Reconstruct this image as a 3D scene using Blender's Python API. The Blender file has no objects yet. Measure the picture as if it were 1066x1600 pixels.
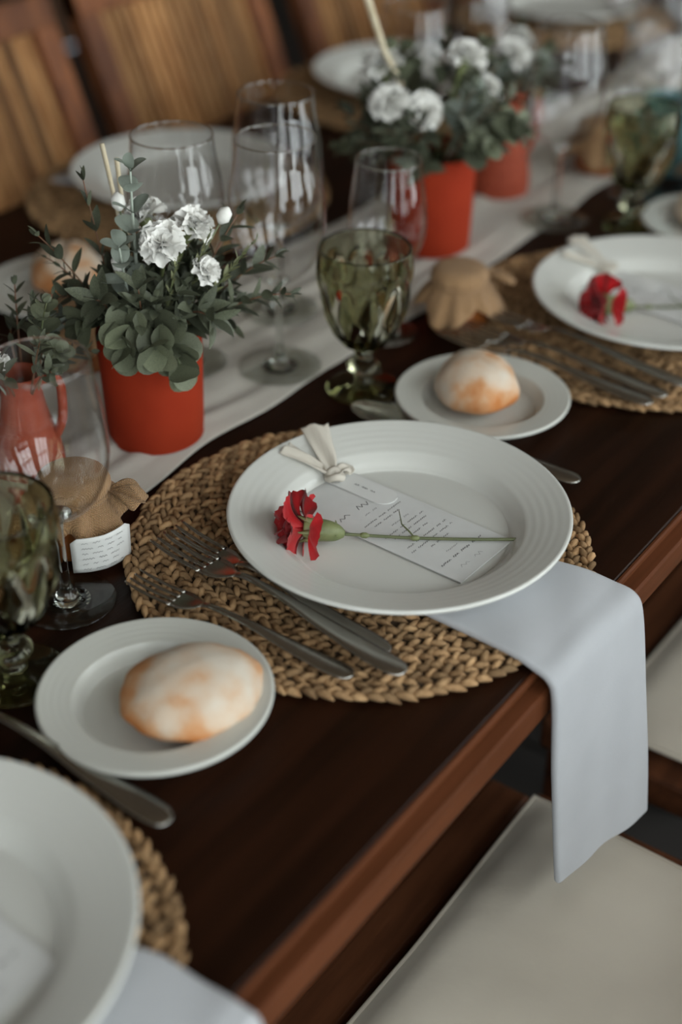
import bpy, bmesh, math, random
from mathutils import Vector, Matrix, Euler
PI = math.pi
SC = bpy.context.scene
COL = SC.collection
TZ = 0.75                                   # table top height

# ------------------------------------------------------------------ camera
cam_d = bpy.data.cameras.new('camera'); cam = bpy.data.objects.new('camera', cam_d); COL.objects.link(cam)
SC.camera = cam
cam_d.sensor_fit = 'VERTICAL'; cam_d.sensor_height = 36.0; cam_d.lens = 50.0; cam_d.clip_start = 0.02
cam.location = (-0.814, -0.342, TZ + 0.682)
_pt, _yaw, _roll = math.radians(33.81), math.radians(35.2), math.radians(0.28)
fwd = Vector((math.cos(_yaw)*math.cos(_pt), math.sin(_yaw)*math.cos(_pt), -math.sin(_pt)))
cam.rotation_mode = 'QUATERNION'
cam.rotation_quaternion = fwd.to_track_quat('-Z', 'Y') @ Euler((0, 0, _roll)).to_quaternion()
cam_d.dof.use_dof = True; cam_d.dof.aperture_fstop = 2.0
cam_d.dof.focus_distance = (Vector((-0.03, 0.19, TZ+0.03)) - cam.location).dot(fwd)

# ------------------------------------------------------------------ world, daylight, exposure
w = bpy.data.worlds.new('overcast_sky'); SC.world = w; w.use_nodes = True
w.node_tree.nodes['Background'].inputs[0].default_value = (0.80, 0.88, 1.0, 1)
w.node_tree.nodes['Background'].inputs[1].default_value = 1.0
SC.view_settings.view_transform = 'Standard'; SC.view_settings.look = 'None'
SC.view_settings.gamma = 1.0; SC.view_settings.exposure = 0.0; SC.view_settings.use_curve_mapping = False
SC.cycles.use_denoising = True
SC.cycles.adaptive_threshold = 0.05; SC.cycles.max_bounces = 11; SC.cycles.diffuse_bounces = 3; SC.cycles.glossy_bounces = 5
SC.cycles.transmission_bounces = 9; SC.cycles.transparent_max_bounces = 18
SC.cycles.sample_clamp_indirect = 4.0; SC.cycles.blur_glossy = 0.3
ROOM = (-2.5, 5.2, -1.9, 3.4, 3.3)          # x0 x1 y0 y1 height
WIN_Z = (0.30, 3.10)
WIN_FRONT = [-1.55, 0.15, 1.85, 3.55]      # centres along the front wall
WIN_LEFT = [-0.9]
WIN_W = 1.30
def daylight(name, loc, target, sx, sz, power):
    l = bpy.data.lights.new(name, 'AREA'); l.shape = 'RECTANGLE'; l.size = sx; l.size_y = sz
    l.energy = power; l.color = (0.92, 0.985, 0.975)
    o = bpy.data.objects.new(name, l); COL.objects.link(o); o.location = loc
    o.rotation_euler = (Vector(target)-Vector(loc)).to_track_quat('-Z', 'Z').to_euler()
_zc = sum(WIN_Z)/2
POW_FRONT, POW_LEFT = 60.0, 60.0
for _x in WIN_FRONT: daylight('window_daylight', (_x, ROOM[2]-0.16, _zc), (_x, 0, _zc), WIN_W, WIN_Z[1]-WIN_Z[0], POW_FRONT)
for _y in WIN_LEFT: daylight('window_daylight', (ROOM[0]-0.16, _y, _zc), (0, _y, _zc), WIN_W, WIN_Z[1]-WIN_Z[0], POW_LEFT)

# ------------------------------------------------------------------ materials
def nt(m):
    m.use_nodes = True; return m.node_tree
def mat(name, col, rough=0.6, var=None, scale=8.0, bump=0.0, bscale=60.0, stretch=(1,1,1), metal=0.0, spec=0.5,
        island=0.0, objvar=0.0, sheen=0.0, sss=0.0, coords='Object', detail=5.0, trans=0.0, wave=None):
    """principled with a noise-driven second colour, optional per-island / per-object brightness change and bump"""
    m = bpy.data.materials.new(name); t = nt(m); N = t.nodes; L = t.links
    b = N['Principled BSDF']
    b.inputs['Roughness'].default_value = rough; b.inputs['Metallic'].default_value = metal
    b.inputs['Specular IOR Level'].default_value = spec
    if sheen: b.inputs['Sheen Weight'].default_value = sheen
    if sss:
        b.inputs['Subsurface Weight'].default_value = sss; b.inputs['Subsurface Scale'].default_value = 0.006
        b.inputs['Subsurface Radius'].default_value = (1, .6, .4)
    tc = N.new('ShaderNodeTexCoord'); mp = N.new('ShaderNodeMapping')
    mp.inputs['Scale'].default_value = stretch
    L.new(tc.outputs[coords], mp.inputs[0])
    out = None
    if var is not None:
        n = N.new('ShaderNodeTexNoise'); n.inputs['Scale'].default_value = scale; n.inputs['Detail'].default_value = detail
        L.new(mp.outputs[0], n.inputs['Vector'])
        r = N.new('ShaderNodeValToRGB'); r.color_ramp.elements[0].position = .32; r.color_ramp.elements[1].position = .68
        r.color_ramp.elements[0].color = (*col, 1); r.color_ramp.elements[1].color = (*var, 1)
        L.new(n.outputs[0], r.inputs[0]); out = r.outputs[0]
    else:
        rgb = N.new('ShaderNodeRGB'); rgb.outputs[0].default_value = (*col, 1); out = rgb.outputs[0]
    for amt, kind in ((island, 'g'), (objvar, 'o')):
        if amt:
            src = N.new('ShaderNodeNewGeometry').outputs['Random Per Island'] if kind == 'g' else N.new('ShaderNodeObjectInfo').outputs['Random']
            mr = N.new('ShaderNodeMapRange'); mr.inputs[3].default_value = 1-amt; mr.inputs[4].default_value = 1+amt
            L.new(src, mr.inputs[0])
            h = N.new('ShaderNodeHueSaturation'); L.new(out, h.inputs['Color']); L.new(mr.outputs[0], h.inputs['Value']); out = h.outputs[0]
    L.new(out, b.inputs['Base Color'])
    if bump:
        if wave:
            n2 = N.new('ShaderNodeTexWave'); n2.inputs['Scale'].default_value = bscale; n2.inputs['Distortion'].default_value = wave
        else:
            n2 = N.new('ShaderNodeTexNoise'); n2.inputs['Scale'].default_value = bscale; n2.inputs['Detail'].default_value = 4
        L.new(mp.outputs[0], n2.inputs['Vector'])
        bp = N.new('ShaderNodeBump'); bp.inputs['Strength'].default_value = bump; bp.inputs['Distance'].default_value = 0.002
        L.new(n2.outputs[0], bp.inputs['Height']); L.new(bp.outputs[0], b.inputs['Normal'])
    if trans:
        o = N['Material Output']; tr = N.new('ShaderNodeBsdfTransparent'); mx = N.new('ShaderNodeMixShader'); mx.inputs[0].default_value = trans
        L.new(b.outputs[0], mx.inputs[1]); L.new(tr.outputs[0], mx.inputs[2]); L.new(mx.outputs[0], o.inputs[0])
    return m
def weave(name, col, col2, scale, rough=0.85, depth=0.4, big=None):
    """cloth: two crossed wave bands for the threads, noise for unevenness"""
    m = bpy.data.materials.new(name); t = nt(m); N = t.nodes; L = t.links; b = N['Principled BSDF']
    b.inputs['Roughness'].default_value = rough; b.inputs['Specular IOR Level'].default_value = .2; b.inputs['Sheen Weight'].default_value = .15
    tc = N.new('ShaderNodeTexCoord'); ws = []
    for d in ('X', 'Y'):
        wv = N.new('ShaderNodeTexWave'); wv.bands_direction = d; wv.inputs['Scale'].default_value = scale; wv.inputs['Distortion'].default_value = 1.2
        wv.inputs['Detail Scale'].default_value = 3; L.new(tc.outputs['UV' if big == 'uv' else 'Object'], wv.inputs[0]); ws.append(wv)
    mu = N.new('ShaderNodeMath'); mu.operation = 'MULTIPLY'; L.new(ws[0].outputs[1], mu.inputs[0]); L.new(ws[1].outputs[1], mu.inputs[1])
    n = N.new('ShaderNodeTexNoise'); n.inputs['Scale'].default_value = 30; L.new(tc.outputs['Object'], n.inputs[0])
    ad = N.new('ShaderNodeMath'); ad.operation = 'MULTIPLY_ADD'; ad.inputs[1].default_value = .6; L.new(n.outputs[0], ad.inputs[0]); L.new(mu.outputs[0], ad.inputs[2])
    r = N.new('ShaderNodeValToRGB'); r.color_ramp.elements[0].position = .15; r.color_ramp.elements[1].position = .8
    r.color_ramp.elements[0].color = (*col2, 1); r.color_ramp.elements[1].color = (*col, 1)
    L.new(ad.outputs[0], r.inputs[0]); L.new(r.outputs[0], b.inputs['Base Color'])
    bp = N.new('ShaderNodeBump'); bp.inputs['Strength'].default_value = depth; bp.inputs['Distance'].default_value = .0012
    L.new(ad.outputs[0], bp.inputs['Height']); L.new(bp.outputs[0], b.inputs['Normal'])
    return m
def thin_glass(name, tint=(1,1,1), refl=1.0):
    """thin clear wall: light passes straight on, the Fresnel share is mirrored"""
    m = bpy.data.materials.new(name); t = nt(m); N = t.nodes; L = t.links
    N.remove(N['Principled BSDF'])
    tr = N.new('ShaderNodeBsdfTransparent'); tr.inputs[0].default_value = (*tint, 1)
    gl = N.new('ShaderNodeBsdfGlossy'); gl.inputs['Roughness'].default_value = .02
    lw = N.new('ShaderNodeLayerWeight'); lw.inputs[0].default_value = .5
    pw = N.new('ShaderNodeMath'); pw.operation = 'POWER'; pw.inputs[1].default_value = 4.5; L.new(lw.outputs['Facing'], pw.inputs[0])
    fr = N.new('ShaderNodeMath'); fr.operation = 'MULTIPLY_ADD'; fr.inputs[1].default_value = .90; fr.inputs[2].default_value = .045*refl; L.new(pw.outputs[0], fr.inputs[0])
    mx = N.new('ShaderNodeMixShader')
    L.new(fr.outputs[0], mx.inputs[0]); L.new(tr.outputs[0], mx.inputs[1]); L.new(gl.outputs[0], mx.inputs[2])
    L.new(mx.outputs[0], N['Material Output'].inputs[0]); return m
def solid_glass(name, col, rough=0.0):
    m = bpy.data.materials.new(name); t = nt(m); N = t.nodes; L = t.links
    N.remove(N['Principled BSDF']); g = N.new('ShaderNodeBsdfGlass')
    g.inputs['Color'].default_value = (*col, 1); g.inputs['Roughness'].default_value = rough; g.inputs['IOR'].default_value = 1.45
    L.new(g.outputs[0], N['Material Output'].inputs[0]); return m

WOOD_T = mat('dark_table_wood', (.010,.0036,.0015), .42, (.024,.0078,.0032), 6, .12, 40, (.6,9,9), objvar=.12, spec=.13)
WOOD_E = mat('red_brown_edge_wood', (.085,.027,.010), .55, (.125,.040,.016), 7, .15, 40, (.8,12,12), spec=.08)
WOOD_C = mat('red_brown_chair_wood', (.11,.036,.014), .5, (.24,.085,.03), 5, .2, 40, (8,8,.9), objvar=.25, spec=.25)
WOOD_P = mat('brown_seat_wood', (.055,.019,.008), .5, (.12,.042,.017), 5, .2, 40, (1,9,9), objvar=.15, spec=.2)
WOOD_S = mat('golden_slat_wood', (.26,.115,.038), .5, (.42,.215,.082), 5, .2, 40, (9,9,.7), objvar=.5, spec=.25)
PORC = mat('white_porcelain', (.64,.645,.605), .22, spec=.5)
PORC2 = mat('grey_white_porcelain', (.57,.575,.53), .25, spec=.5)
SEAGRASS = mat('woven_seagrass', (.22,.125,.058), .85, (.42,.265,.135), 90, .6, 400, island=.42, spec=.25)
SEABASE = mat('seagrass_backing', (.045,.026,.012), .95)
LINEN = mat('white_napkin_linen', (.455,.465,.485), .9, (.435,.445,.465), 25, .10, 900, spec=.2, sheen=.1)
GAUZE = weave('cream_gauze_runner', (.60,.57,.51), (.47,.44,.385), 420, depth=.3)
CUSH = mat('cream_cushion_cotton', (.68,.62,.52), .9, (.62,.56,.465), 6, .9, 16, spec=.15, sheen=.1)
BURLAP = weave('tan_burlap', (.54,.325,.165), (.25,.14,.06), 260, depth=1.0)
PAPER = mat('white_card_paper', (.64,.645,.63), .8, (.60,.605,.59), 40, .05, 300)
TAGP = mat('white_tag_paper', (.68,.685,.665), .8)
INK = mat('grey_ink', (.10,.10,.10), .8)
INKL = mat('faded_ink', (.30,.30,.30), .8)
TULLE = mat('cream_tulle', (.72,.67,.58), .9, trans=.22)
STEEL = mat('stainless_steel', (.46,.45,.42), .25, metal=1.0, bump=.04, bscale=200)
TERRA = mat('terracotta', (.265,.024,.007), .8, (.325,.034,.010), 14, .12, 90, spec=.15)
TERRAJ = mat('jug_terracotta', (.27,.045,.020), .65, (.34,.065,.030), 12, .35, 120, (1,1,7), spec=.25)
SOIL = mat('dark_moss', (.012,.012,.008), 1.0)
CLEAR = thin_glass('clear_glass')
SHADEF = thin_glass('shade_tinted_foot_glass', (.86,.87,.85))  # grey tint paints in the shadow seen under the foot
STEMG = solid_glass('clear_stem_glass', (.97,.98,.97))
GREEN = solid_glass('smoky_green_glass', (.75,.75,.65))
AMBER = mat('amber_preserve', (.20,.055,.012), .08, (.27,.085,.02), 10, spec=.7)
TEAL = mat('teal_glazed_ceramic', (.10,.22,.23), .15, spec=.6)
RED = mat('red_petal', (.30,.004,.008), .5, (.50,.010,.014), 50, .3, 150, objvar=.25, sheen=.15)
WHITEP = mat('white_petal', (.70,.69,.64), .7, (.80,.79,.75), 60, .2, 180, objvar=.06, sheen=.2)
GREENC = mat('calyx_green', (.12,.145,.055), .5, (.20,.225,.095), 60, .2, 150)
STEMM = mat('stem_green', (.085,.11,.05), .55, (.14,.15,.07), 40)
STEMR = mat('red_brown_twig', (.18,.075,.04), .6, (.13,.07,.035), 40)
STEMY = mat('pale_silver_stem', (.33,.37,.31), .6)
LEAF_D = mat('dark_eucalyptus_leaf', (.043,.050,.032), .5, (.100,.110,.070), 30, .2, 90, objvar=.4, spec=.4)
LEAF_R = mat('round_eucalyptus_leaf', (.074,.084,.052), .55, (.145,.158,.098), 40, .15, 120, objvar=.45, spec=.35)
LEAF_S = mat('silver_eucalyptus_leaf', (.20,.235,.195), .55, (.30,.335,.285), 40, .15, 120, objvar=.2, spec=.35)
LEAF_Y = mat('olive_sprig_leaf', (.14,.15,.065), .55, (.20,.21,.10), 40, objvar=.25)
CREAMST = mat('dried_cream_stalk', (.62,.55,.40), .8, (.50,.42,.28), 60, .3, 150)
PLASTER = mat('warm_grey_plaster', (.30,.28,.25), .9, (.36,.335,.30), 3, .1, 30)
PANEL = mat('dark_wall_panelling', (.06,.03,.015), .7, (.10,.05,.025), 3, .2, 30, (6,6,.5))
STONE = mat('grey_stone_floor', (.016,.013,.011), .85, (.026,.022,.018), 5, .15, 30, objvar=.1)
CEIL = mat('timber_ceiling', (.16,.11,.07), .9, (.21,.15,.10), 2, .1, 20, (1,8,8))
WFRAME = mat('painted_window_frame', (.55,.55,.52), .5, (.6,.6,.57), 5)
def bread_mat():
    m = bpy.data.materials.new('floured_bread_crust'); t = nt(m); N = t.nodes; L = t.links; b = N['Principled BSDF']
    b.inputs['Roughness'].default_value = .85; b.inputs['Specular IOR Level'].default_value = .2
    tc = N.new('ShaderNodeTexCoord'); sep = N.new('ShaderNodeSeparateXYZ'); L.new(tc.outputs['Object'], sep.inputs[0])
    n = N.new('ShaderNodeTexNoise'); n.inputs['Scale'].default_value = 26; n.inputs['Detail'].default_value = 6; L.new(tc.outputs['Object'], n.inputs[0])
    mr = N.new('ShaderNodeMapRange'); mr.inputs[1].default_value = .006; mr.inputs[2].default_value = .040; mr.inputs[3].default_value = -.62; mr.inputs[4].default_value = -.12; L.new(sep.outputs[2], mr.inputs[0])
    ad = N.new('ShaderNodeMath'); ad.operation = 'MULTIPLY_ADD'; ad.inputs[1].default_value = 2.0; L.new(n.outputs[0], ad.inputs[0]); L.new(mr.outputs[0], ad.inputs[2])
    r = N.new('ShaderNodeValToRGB'); e = r.color_ramp.elements
    e[0].position = .30; e[0].color = (.50,.19,.06,1); e[1].position = 1.0; e[1].color = (.62,.55,.46,1)
    x = e.new(.50); x.color = (.56,.30,.15,1); x = e.new(.72); x.color = (.60,.46,.34,1)
    L.new(ad.outputs[0], r.inputs[0]); L.new(r.outputs[0], b.inputs['Base Color'])
    bp = N.new('ShaderNodeBump'); bp.inputs['Strength'].default_value = .5; bp.inputs['Distance'].default_value = .003
    L.new(n.outputs[0], bp.inputs['Height']); L.new(bp.outputs[0], b.inputs['Normal']); return m
BREAD = bread_mat()

# ------------------------------------------------------------------ geometry helpers
def me(name, v, f, m, smooth=True):
    d = bpy.data.meshes.new(name); d.from_pydata([tuple(p) for p in v], [], f); d.update()
    if smooth:
        for p in d.polygons: p.use_smooth = True
    d.materials.append(m); return d
def ob(name, data, parent=None, loc=(0,0,0), rot=(0,0,0)):
    o = bpy.data.objects.new(name, data); COL.objects.link(o); o.location = loc; o.rotation_euler = rot
    if parent is not None: o.parent = parent
    return o
def tag(o, label=None, cat=None, group=None, kind=None):
    for k, v in (('label', label), ('category', cat), ('group', group), ('kind', kind)):
        if v: o[k] = v
    return o
def thing(name, label, cat, loc=(0,0,0), rz=0.0, group=None):
    return tag(ob(name, None, None, loc, (0,0,rz)), label, cat, group)
def copy_tree(o, parent=None):
    ch = [c for c in o.children]
    n = o.copy(); COL.objects.link(n); n.parent = parent
    for c in ch: copy_tree(c, n)
    return n
def place(root, used, loc, rz, label, group=None):
    """first call moves the built thing itself, later calls copy it with its parts"""
    o = root if not used else copy_tree(root)
    used.append(1); o.location = loc; o.rotation_euler = (0,0,rz); o['label'] = label
    if group: o['group'] = group
    return o
def lathe(prof, seg=48, closed=True):
    """prof: list of (r,z); returns verts, faces. closed joins last to first ring"""
    v, f = [], []; n = len(prof)
    for r, z in prof:
        for i in range(seg):
            a = 2*PI*i/seg; v.append((r*math.cos(a), r*math.sin(a), z))
    for j in range(n if closed else n-1):
        k = (j+1) % n
        for i in range(seg):
            i2 = (i+1) % seg; f.append((j*seg+i, j*seg+i2, k*seg+i2, k*seg+i))
    return v, f
def smoothprof(pts, sub=6):
    """Catmull-Rom through (r,z) points"""
    out = []
    for i in range(len(pts)-1):
        p0 = pts[max(i-1,0)]; p1 = pts[i]; p2 = pts[i+1]; p3 = pts[min(i+2,len(pts)-1)]
        for s in range(sub):
            t = s/sub
            out.append(tuple(.5*((2*p1[k])+(-p0[k]+p2[k])*t+(2*p0[k]-5*p1[k]+4*p2[k]-p3[k])*t*t+(-p0[k]+3*p1[k]-3*p2[k]+p3[k])*t**3) for k in range(len(p1))))
    out.append(tuple(pts[-1])); return out
def tube(pts, rad, seg=8, cap=True):
    pts = [Vector(p) for p in pts]; n = len(pts)
    if not hasattr(rad, '__len__'): rad = [rad]*n
    v, f = [], []; up = Vector((0,0,1)); prev = None
    for i, p in enumerate(pts):
        t = (pts[min(i+1,n-1)]-pts[max(i-1,0)]).normalized()
        if prev is None:
            a = t.cross(up) if abs(t.dot(up)) < .95 else t.cross(Vector((1,0,0)))
        else: a = prev - t*prev.dot(t)
        a.normalize(); prev = a; b = t.cross(a)
        for k in range(seg):
            an = 2*PI*k/seg; v.append(p+(a*math.cos(an)+b*math.sin(an))*rad[i])
    for i in range(n-1):
        for k in range(seg):
            k2 = (k+1) % seg; f.append((i*seg+k, i*seg+k2, (i+1)*seg+k2, (i+1)*seg+k))
    if cap:
        f.append(tuple(range(seg))[::-1]); f.append(tuple((n-1)*seg+k for k in range(seg)))
    return v, f
def join(*vf):
    V, F = [], []
    for v, f in vf:
        o = len(V); V += [tuple(p) for p in v]; F += [tuple(i+o for i in q) for q in f]
    return V, F
def box(x0, x1, y0, y1, z0, z1):
    v = [(x,y,z) for z in (z0,z1) for y in (y0,y1) for x in (x0,x1)]
    return v, [(0,2,3,1),(4,5,7,6),(0,1,5,4),(2,6,7,3),(0,4,6,2),(1,3,7,5)]
def bev(o, w=.003, seg=2):
    b = o.modifiers.new('bevel', 'BEVEL'); b.width = w; b.segments = seg; b.limit_method = 'ANGLE'; return o
def bbox(name, m, parent, *b, w=.003):
    v, f = box(*b); return bev(ob(name, me(name, v, f, m, False), parent), w)
def xform(vf, M): return [M @ Vector(p) for p in vf[0]], vf[1]
def bez(p0, p1, p2, n):
    p0, p1, p2 = Vector(p0), Vector(p1), Vector(p2)
    return [p0*(1-t)**2 + p1*2*t*(1-t) + p2*t*t for t in [i/(n-1) for i in range(n)]]
def grid(fn, nu, nv):
    v = [fn(i/(nu-1), j/(nv-1)) for j in range(nv) for i in range(nu)]
    f = [(j*nu+i, j*nu+i+1, (j+1)*nu+i+1, (j+1)*nu+i) for j in range(nv-1) for i in range(nu-1)]
    return v, f
def solidify(o, t, off=0.0, sub=0):
    s = o.modifiers.new('thickness', 'SOLIDIFY'); s.thickness = t; s.offset = off
    if sub:
        q = o.modifiers.new('smooth', 'SUBSURF'); q.levels = sub; q.render_levels = sub
    return o

# ------------------------------------------------------------------ the room
X0, X1, Y0, Y1, RH = ROOM
fl = tag(ob('floor', me('floor', *box(X0,X1,Y0,Y1,-.06,-.012), STONE, False)), kind='structure')
_tile = me('stone_slab', *box(.004,.596,.004,.596,-.012,0), STONE, False)
for i in range(-1, 6):
    for j in range(-2, 5):
        bev(ob('stone_slab', _tile, fl, (i*.6, j*.6, 0)), .003, 1)
tag(ob('ceiling', me('ceiling', *box(X0,X1,Y0,Y1,RH,RH+.1), CEIL, False)), kind='structure')
tag(ob('wall_back', me('wall_back', *box(X0,X1,Y1,Y1+.15,0,RH), PANEL, False)), kind='structure')
tag(ob('wall_right', me('wall_right', *box(X1,X1+.15,Y0,Y1,0,RH), PLASTER, False)), kind='structure')
tag(ob('baseboard_back', me('baseboard_back', *box(X0,X1,Y1-.02,Y1,0,.12), PANEL, False)), kind='structure')
def pierced(name, a0, a1, cs, mk):
    parts = [mk(a0,a1,0,WIN_Z[0]), mk(a0,a1,WIN_Z[1],RH)]
    edges = [a0]+[q for c in cs for q in (c-WIN_W/2, c+WIN_W/2)]+[a1]
    for i in range(0, len(edges), 2): parts.append(mk(edges[i], edges[i+1], *WIN_Z))
    tag(ob(name, me(name, *join(*parts), PLASTER, False)), kind='structure')
pierced('wall_front', X0, X1, WIN_FRONT, lambda a,b,c,d: box(a,b,Y0-.15,Y0,c,d))
pierced('wall_left', Y0, Y1, WIN_LEFT, lambda a,b,c,d: box(X0-.15,X0,a,b,c,d))
def window(n, loc, rz):
    wn = tag(ob('window_%d' % n, None, None, loc, (0,0,rz)), kind='structure')
    h = WIN_Z[1]-WIN_Z[0]; a = WIN_W/2; bars = []
    for x in (-a+.03, -a/3, a/3, a-.03): bars.append(box(x-.03,x+.03,-.1,-.04,0,h))
    for z in (.03, h*.36, h-.03): bars.append(box(-a,a,-.1,-.04,z-.03,z+.03))
    ob('window_frame', me('window_frame', *join(*bars), WFRAME, False), wn)
    ob('pane', me('pane', *box(-a,a,-.074,-.066,0,h), CLEAR, False), wn)
for i, x in enumerate(WIN_FRONT): window(i+1, (x, Y0, WIN_Z[0]), 0)
for i, y in enumerate(WIN_LEFT): window(i+5, (X0, y, WIN_Z[0]), -PI/2)

# ------------------------------------------------------------------ the table
TX0, TX1, TW = -1.15, 2.75, 0.985
tb = thing('dining_table', 'long dark wooden dining table with a grooved red-brown front edge', 'table', (0.8, TW/2, 0))
def tl(x, y, z=0): return (x-.8, y-TW/2, z)
yb = [.008, .222, .414, .606, .798, TW]
for i in range(5):
    v, f = box(TX0-.8, TX1-.8, yb[i]-TW/2+.0006, yb[i+1]-TW/2-.0006, TZ-.026, TZ)
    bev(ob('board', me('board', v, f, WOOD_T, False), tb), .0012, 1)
# edge moulding: small lip level with the top, a groove, then a taller proud face
prof = [(.0075,-.0003),(.0055,-.0003),(.004,-.002),(.004,-.006),(.009,-.0075),(.009,-.0115),(-.004,-.013),(-.006,-.015),(-.006,-.037),(-.004,-.040),(.030,-.040),(.030,-.0275),(.0075,-.0275)]
def extr(prof, x0, x1, flip=False):
    n = len(prof); v = [(x, y, z) for x in (x0, x1) for y, z in prof]
    f = [(i, (i+1) % n, n+(i+1) % n, n+i) for i in range(n)] + [tuple(range(n))[::-1], tuple(range(n, 2*n))]
    return v, f
v, f = extr([(y-TW/2, z+TZ) for y, z in prof], TX0-.8, TX1-.8)
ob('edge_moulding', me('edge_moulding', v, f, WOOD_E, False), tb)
for nm, (y0, y1) in (('apron', (.20,.225)), ('apron', (TW-.225, TW-.2))):
    bbox(nm, WOOD_T, tb, TX0-.8+.1, TX1-.8-.1, y0-TW/2, y1-TW/2, TZ-.12, TZ-.026)
for x in (TX0+.1, .7575, TX1-.1):
    for y in (.2, TW-.2):
        bbox('leg', WOOD_T, tb, x-.8-.022, x-.8+.022, y-TW/2-.04, y-TW/2+.04, 0, TZ-.03, w=.006)

# ------------------------------------------------------------------ runner
rnd = random.Random(3)
def runner_fn(u, t):
    x = -1.1 + 3.7*u
    near = .401 + .005*math.sin(x*9+.6) + .003*math.sin(x*23+1) + .002*math.sin(x*41)
    far = .625 + .008*math.sin(x*7+2) + .006*math.sin(x*19)
    y = near + (far-near)*t
    e = min(t, 1-t)*8; e = min(1, e)
    z = .0030 + e*(.0024*(1+math.sin(t*21 + 2.6*math.sin(x*2.3) + x*2.1)) * (.25+.75*math.sin(x*3.3+t*5)**2)
        + .0012*(1+math.sin(t*47+3.5*math.sin(x*4.1)+x*5))*math.sin(x*6.5+t*3+1)**2 + .0010*(1+math.sin(x*13+t*9+3*math.sin(x*5))))
    return (x, y, TZ+z)
v, f = grid(runner_fn, 420, 90)
rn = ob('table_runner', me('table_runner', v, f, GAUZE)); solidify(rn, .0012)
tag(rn, 'long cream gauze runner wrinkled along the middle of the dark table', 'table runner')
RZ = TZ + .008                                # things standing on the runner

# ------------------------------------------------------------------ placemats
def placemat(loc, label, rz=0.0):
    p = thing('placemat', label, 'placemat', loc, rz, 'round seagrass placemats'); return p
def ellgrain(c, d, n, L, W, Hh, seg=6, st=5):
    """a plump strand piece: c centre, d direction, n up"""
    d = d.normalized(); s = n.cross(d).normalized(); v, f = [], []
    for i in range(st):
        t = -1+2*i/(st-1); r = math.sqrt(max(0, 1-(t*.97)**2)); lift = -.0022*t*t
        for k in range(seg):
            a = 2*PI*k/seg
            v.append(c + d*(t*L/2) + s*(r*W/2*math.cos(a)) + n*(r*Hh/2*math.sin(a)+lift))
    for i in range(st-1):
        for k in range(seg):
            k2 = (k+1) % seg; f.append((i*seg+k, i*seg+k2, (i+1)*seg+k2, (i+1)*seg+k))
    f.append(tuple(range(seg))[::-1]); f.append(tuple((st-1)*seg+k for k in range(seg)))
    return v, f
MAT_R = .192
def ring_mesh(r, rw, seed):
    R = random.Random(seed); V, F = [], []; n = max(5, round(2*PI*r/.0116)); up = Vector((0,0,1))
    for i in range(n):
        a = 2*PI*i/n + R.uniform(-.1,.1)*.01/max(r,.01)
        for s in (-1, 1):
            aa = a + (s*.5)*2*PI/n*.5
            rad = Vector((math.cos(aa), math.sin(aa), 0)); tan = Vector((-math.sin(aa), math.cos(aa), 0))
            an = math.radians((34 if r < .178 else 22)+R.uniform(-9,9))*s
            d = tan*math.cos(an) + rad*math.sin(an) + up*R.uniform(-.12,.12)
            c = rad*(r + s*rw*.21 + R.uniform(-.0009,.0009)) + up*(.0064+R.uniform(-.0010,.0014))
            v, f = ellgrain(c, d, up, .0182*R.uniform(.8,1.15), .0060*R.uniform(.8,1.2), .0072)
            o = len(V); V += v; F += [tuple(q+o for q in g) for g in f]
    return me('braid_ring', V, F, SEAGRASS)
NR = 16; rw = MAT_R/NR
RINGS = [ring_mesh(rw*(k+.55), rw, 10+k) for k in range(NR)]
BACK = me('backing', *lathe([(.0001,.0005),(MAT_R-.008,.0005),(MAT_R-.006,.003),(MAT_R-.009,.0055),(.0001,.0055)], 64, False), SEABASE)
def build_mat(loc, label, rz):
    p = placemat(loc, label, rz); ob('backing', BACK, p)
    for m in RINGS: ob('braid_ring', m, p)
    return p
build_mat((-.020, .199, TZ), 'round braided seagrass placemat under the plate with the menu card', .3)
build_mat((.495, .199, TZ), 'round braided seagrass placemat under the blurred plate at the right edge', 1.3)
build_mat((-.548, .188, TZ), 'round braided seagrass placemat in the bottom left corner', 2.1)
build_mat((.490, .835, TZ), 'round braided seagrass placemat across the table at upper left', 2.9)
build_mat((1.010, .835, TZ), 'round braided seagrass placemat across the table behind the flowers', .9)
build_mat((1.530, .835, TZ), 'round braided seagrass placemat at the far end across the table', 1.9)
MZ = TZ + .0115                               # top of a placemat

# ------------------------------------------------------------------ plates
def plate_prof(R, h, well, ridges, amp=.00007):
    top = [(.0001,.0050),(well*.5,.0050),(well*.90,.0052),(well*.97,.0068),(well*1.03,.0125),(well*1.09,.0172)]
    rim0 = well*1.09
    rim = []
    n = ridges*6
    for i in range(1, n+1):
        t = i/n; r = rim0+(R-.0035-rim0)*t
        z = .0172+(h-.0172)*(t**.9) + amp*math.sin(t*ridges*2*PI)*(1-t**6)
        rim.append((r, z))
    edge = [(R-.0015, h+.0006),(R, h-.0008),(R-.0005, h-.0028),(R-.004, h-.0052)]
    und = [(rim0+(R-rim0)*.4, h*.55),(rim0, .0105),(well*1.0,.0040),(well*.9,.0008),(well*.86,0),(well*.82,.0018),(.0001,.0020)]
    return smoothprof(top,5)[:-1]+[(rim0,.0172)]+rim+edge+smoothprof([edge[-1]]+und,3)[1:]
DP = me('dinner_plate', *lathe(plate_prof(.140, .0280, .094, 5), 112, False), PORC)
BP = me('bread_plate', *lathe(plate_prof(.084, .0205, .054, 4, .00005), 96, False), PORC2)
def plate(kind, mesh, loc, label, group):
    o = ob(kind, mesh, None, loc); return tag(o, label, 'plate', group)
DG, BG = 'white dinner plates', 'small bread plates'
PLZ = MZ + .0050
plate('dinner_plate', DP, (-.002, .173, PLZ), 'white dinner plate in the centre holding the menu card and red carnation', DG)
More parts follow.
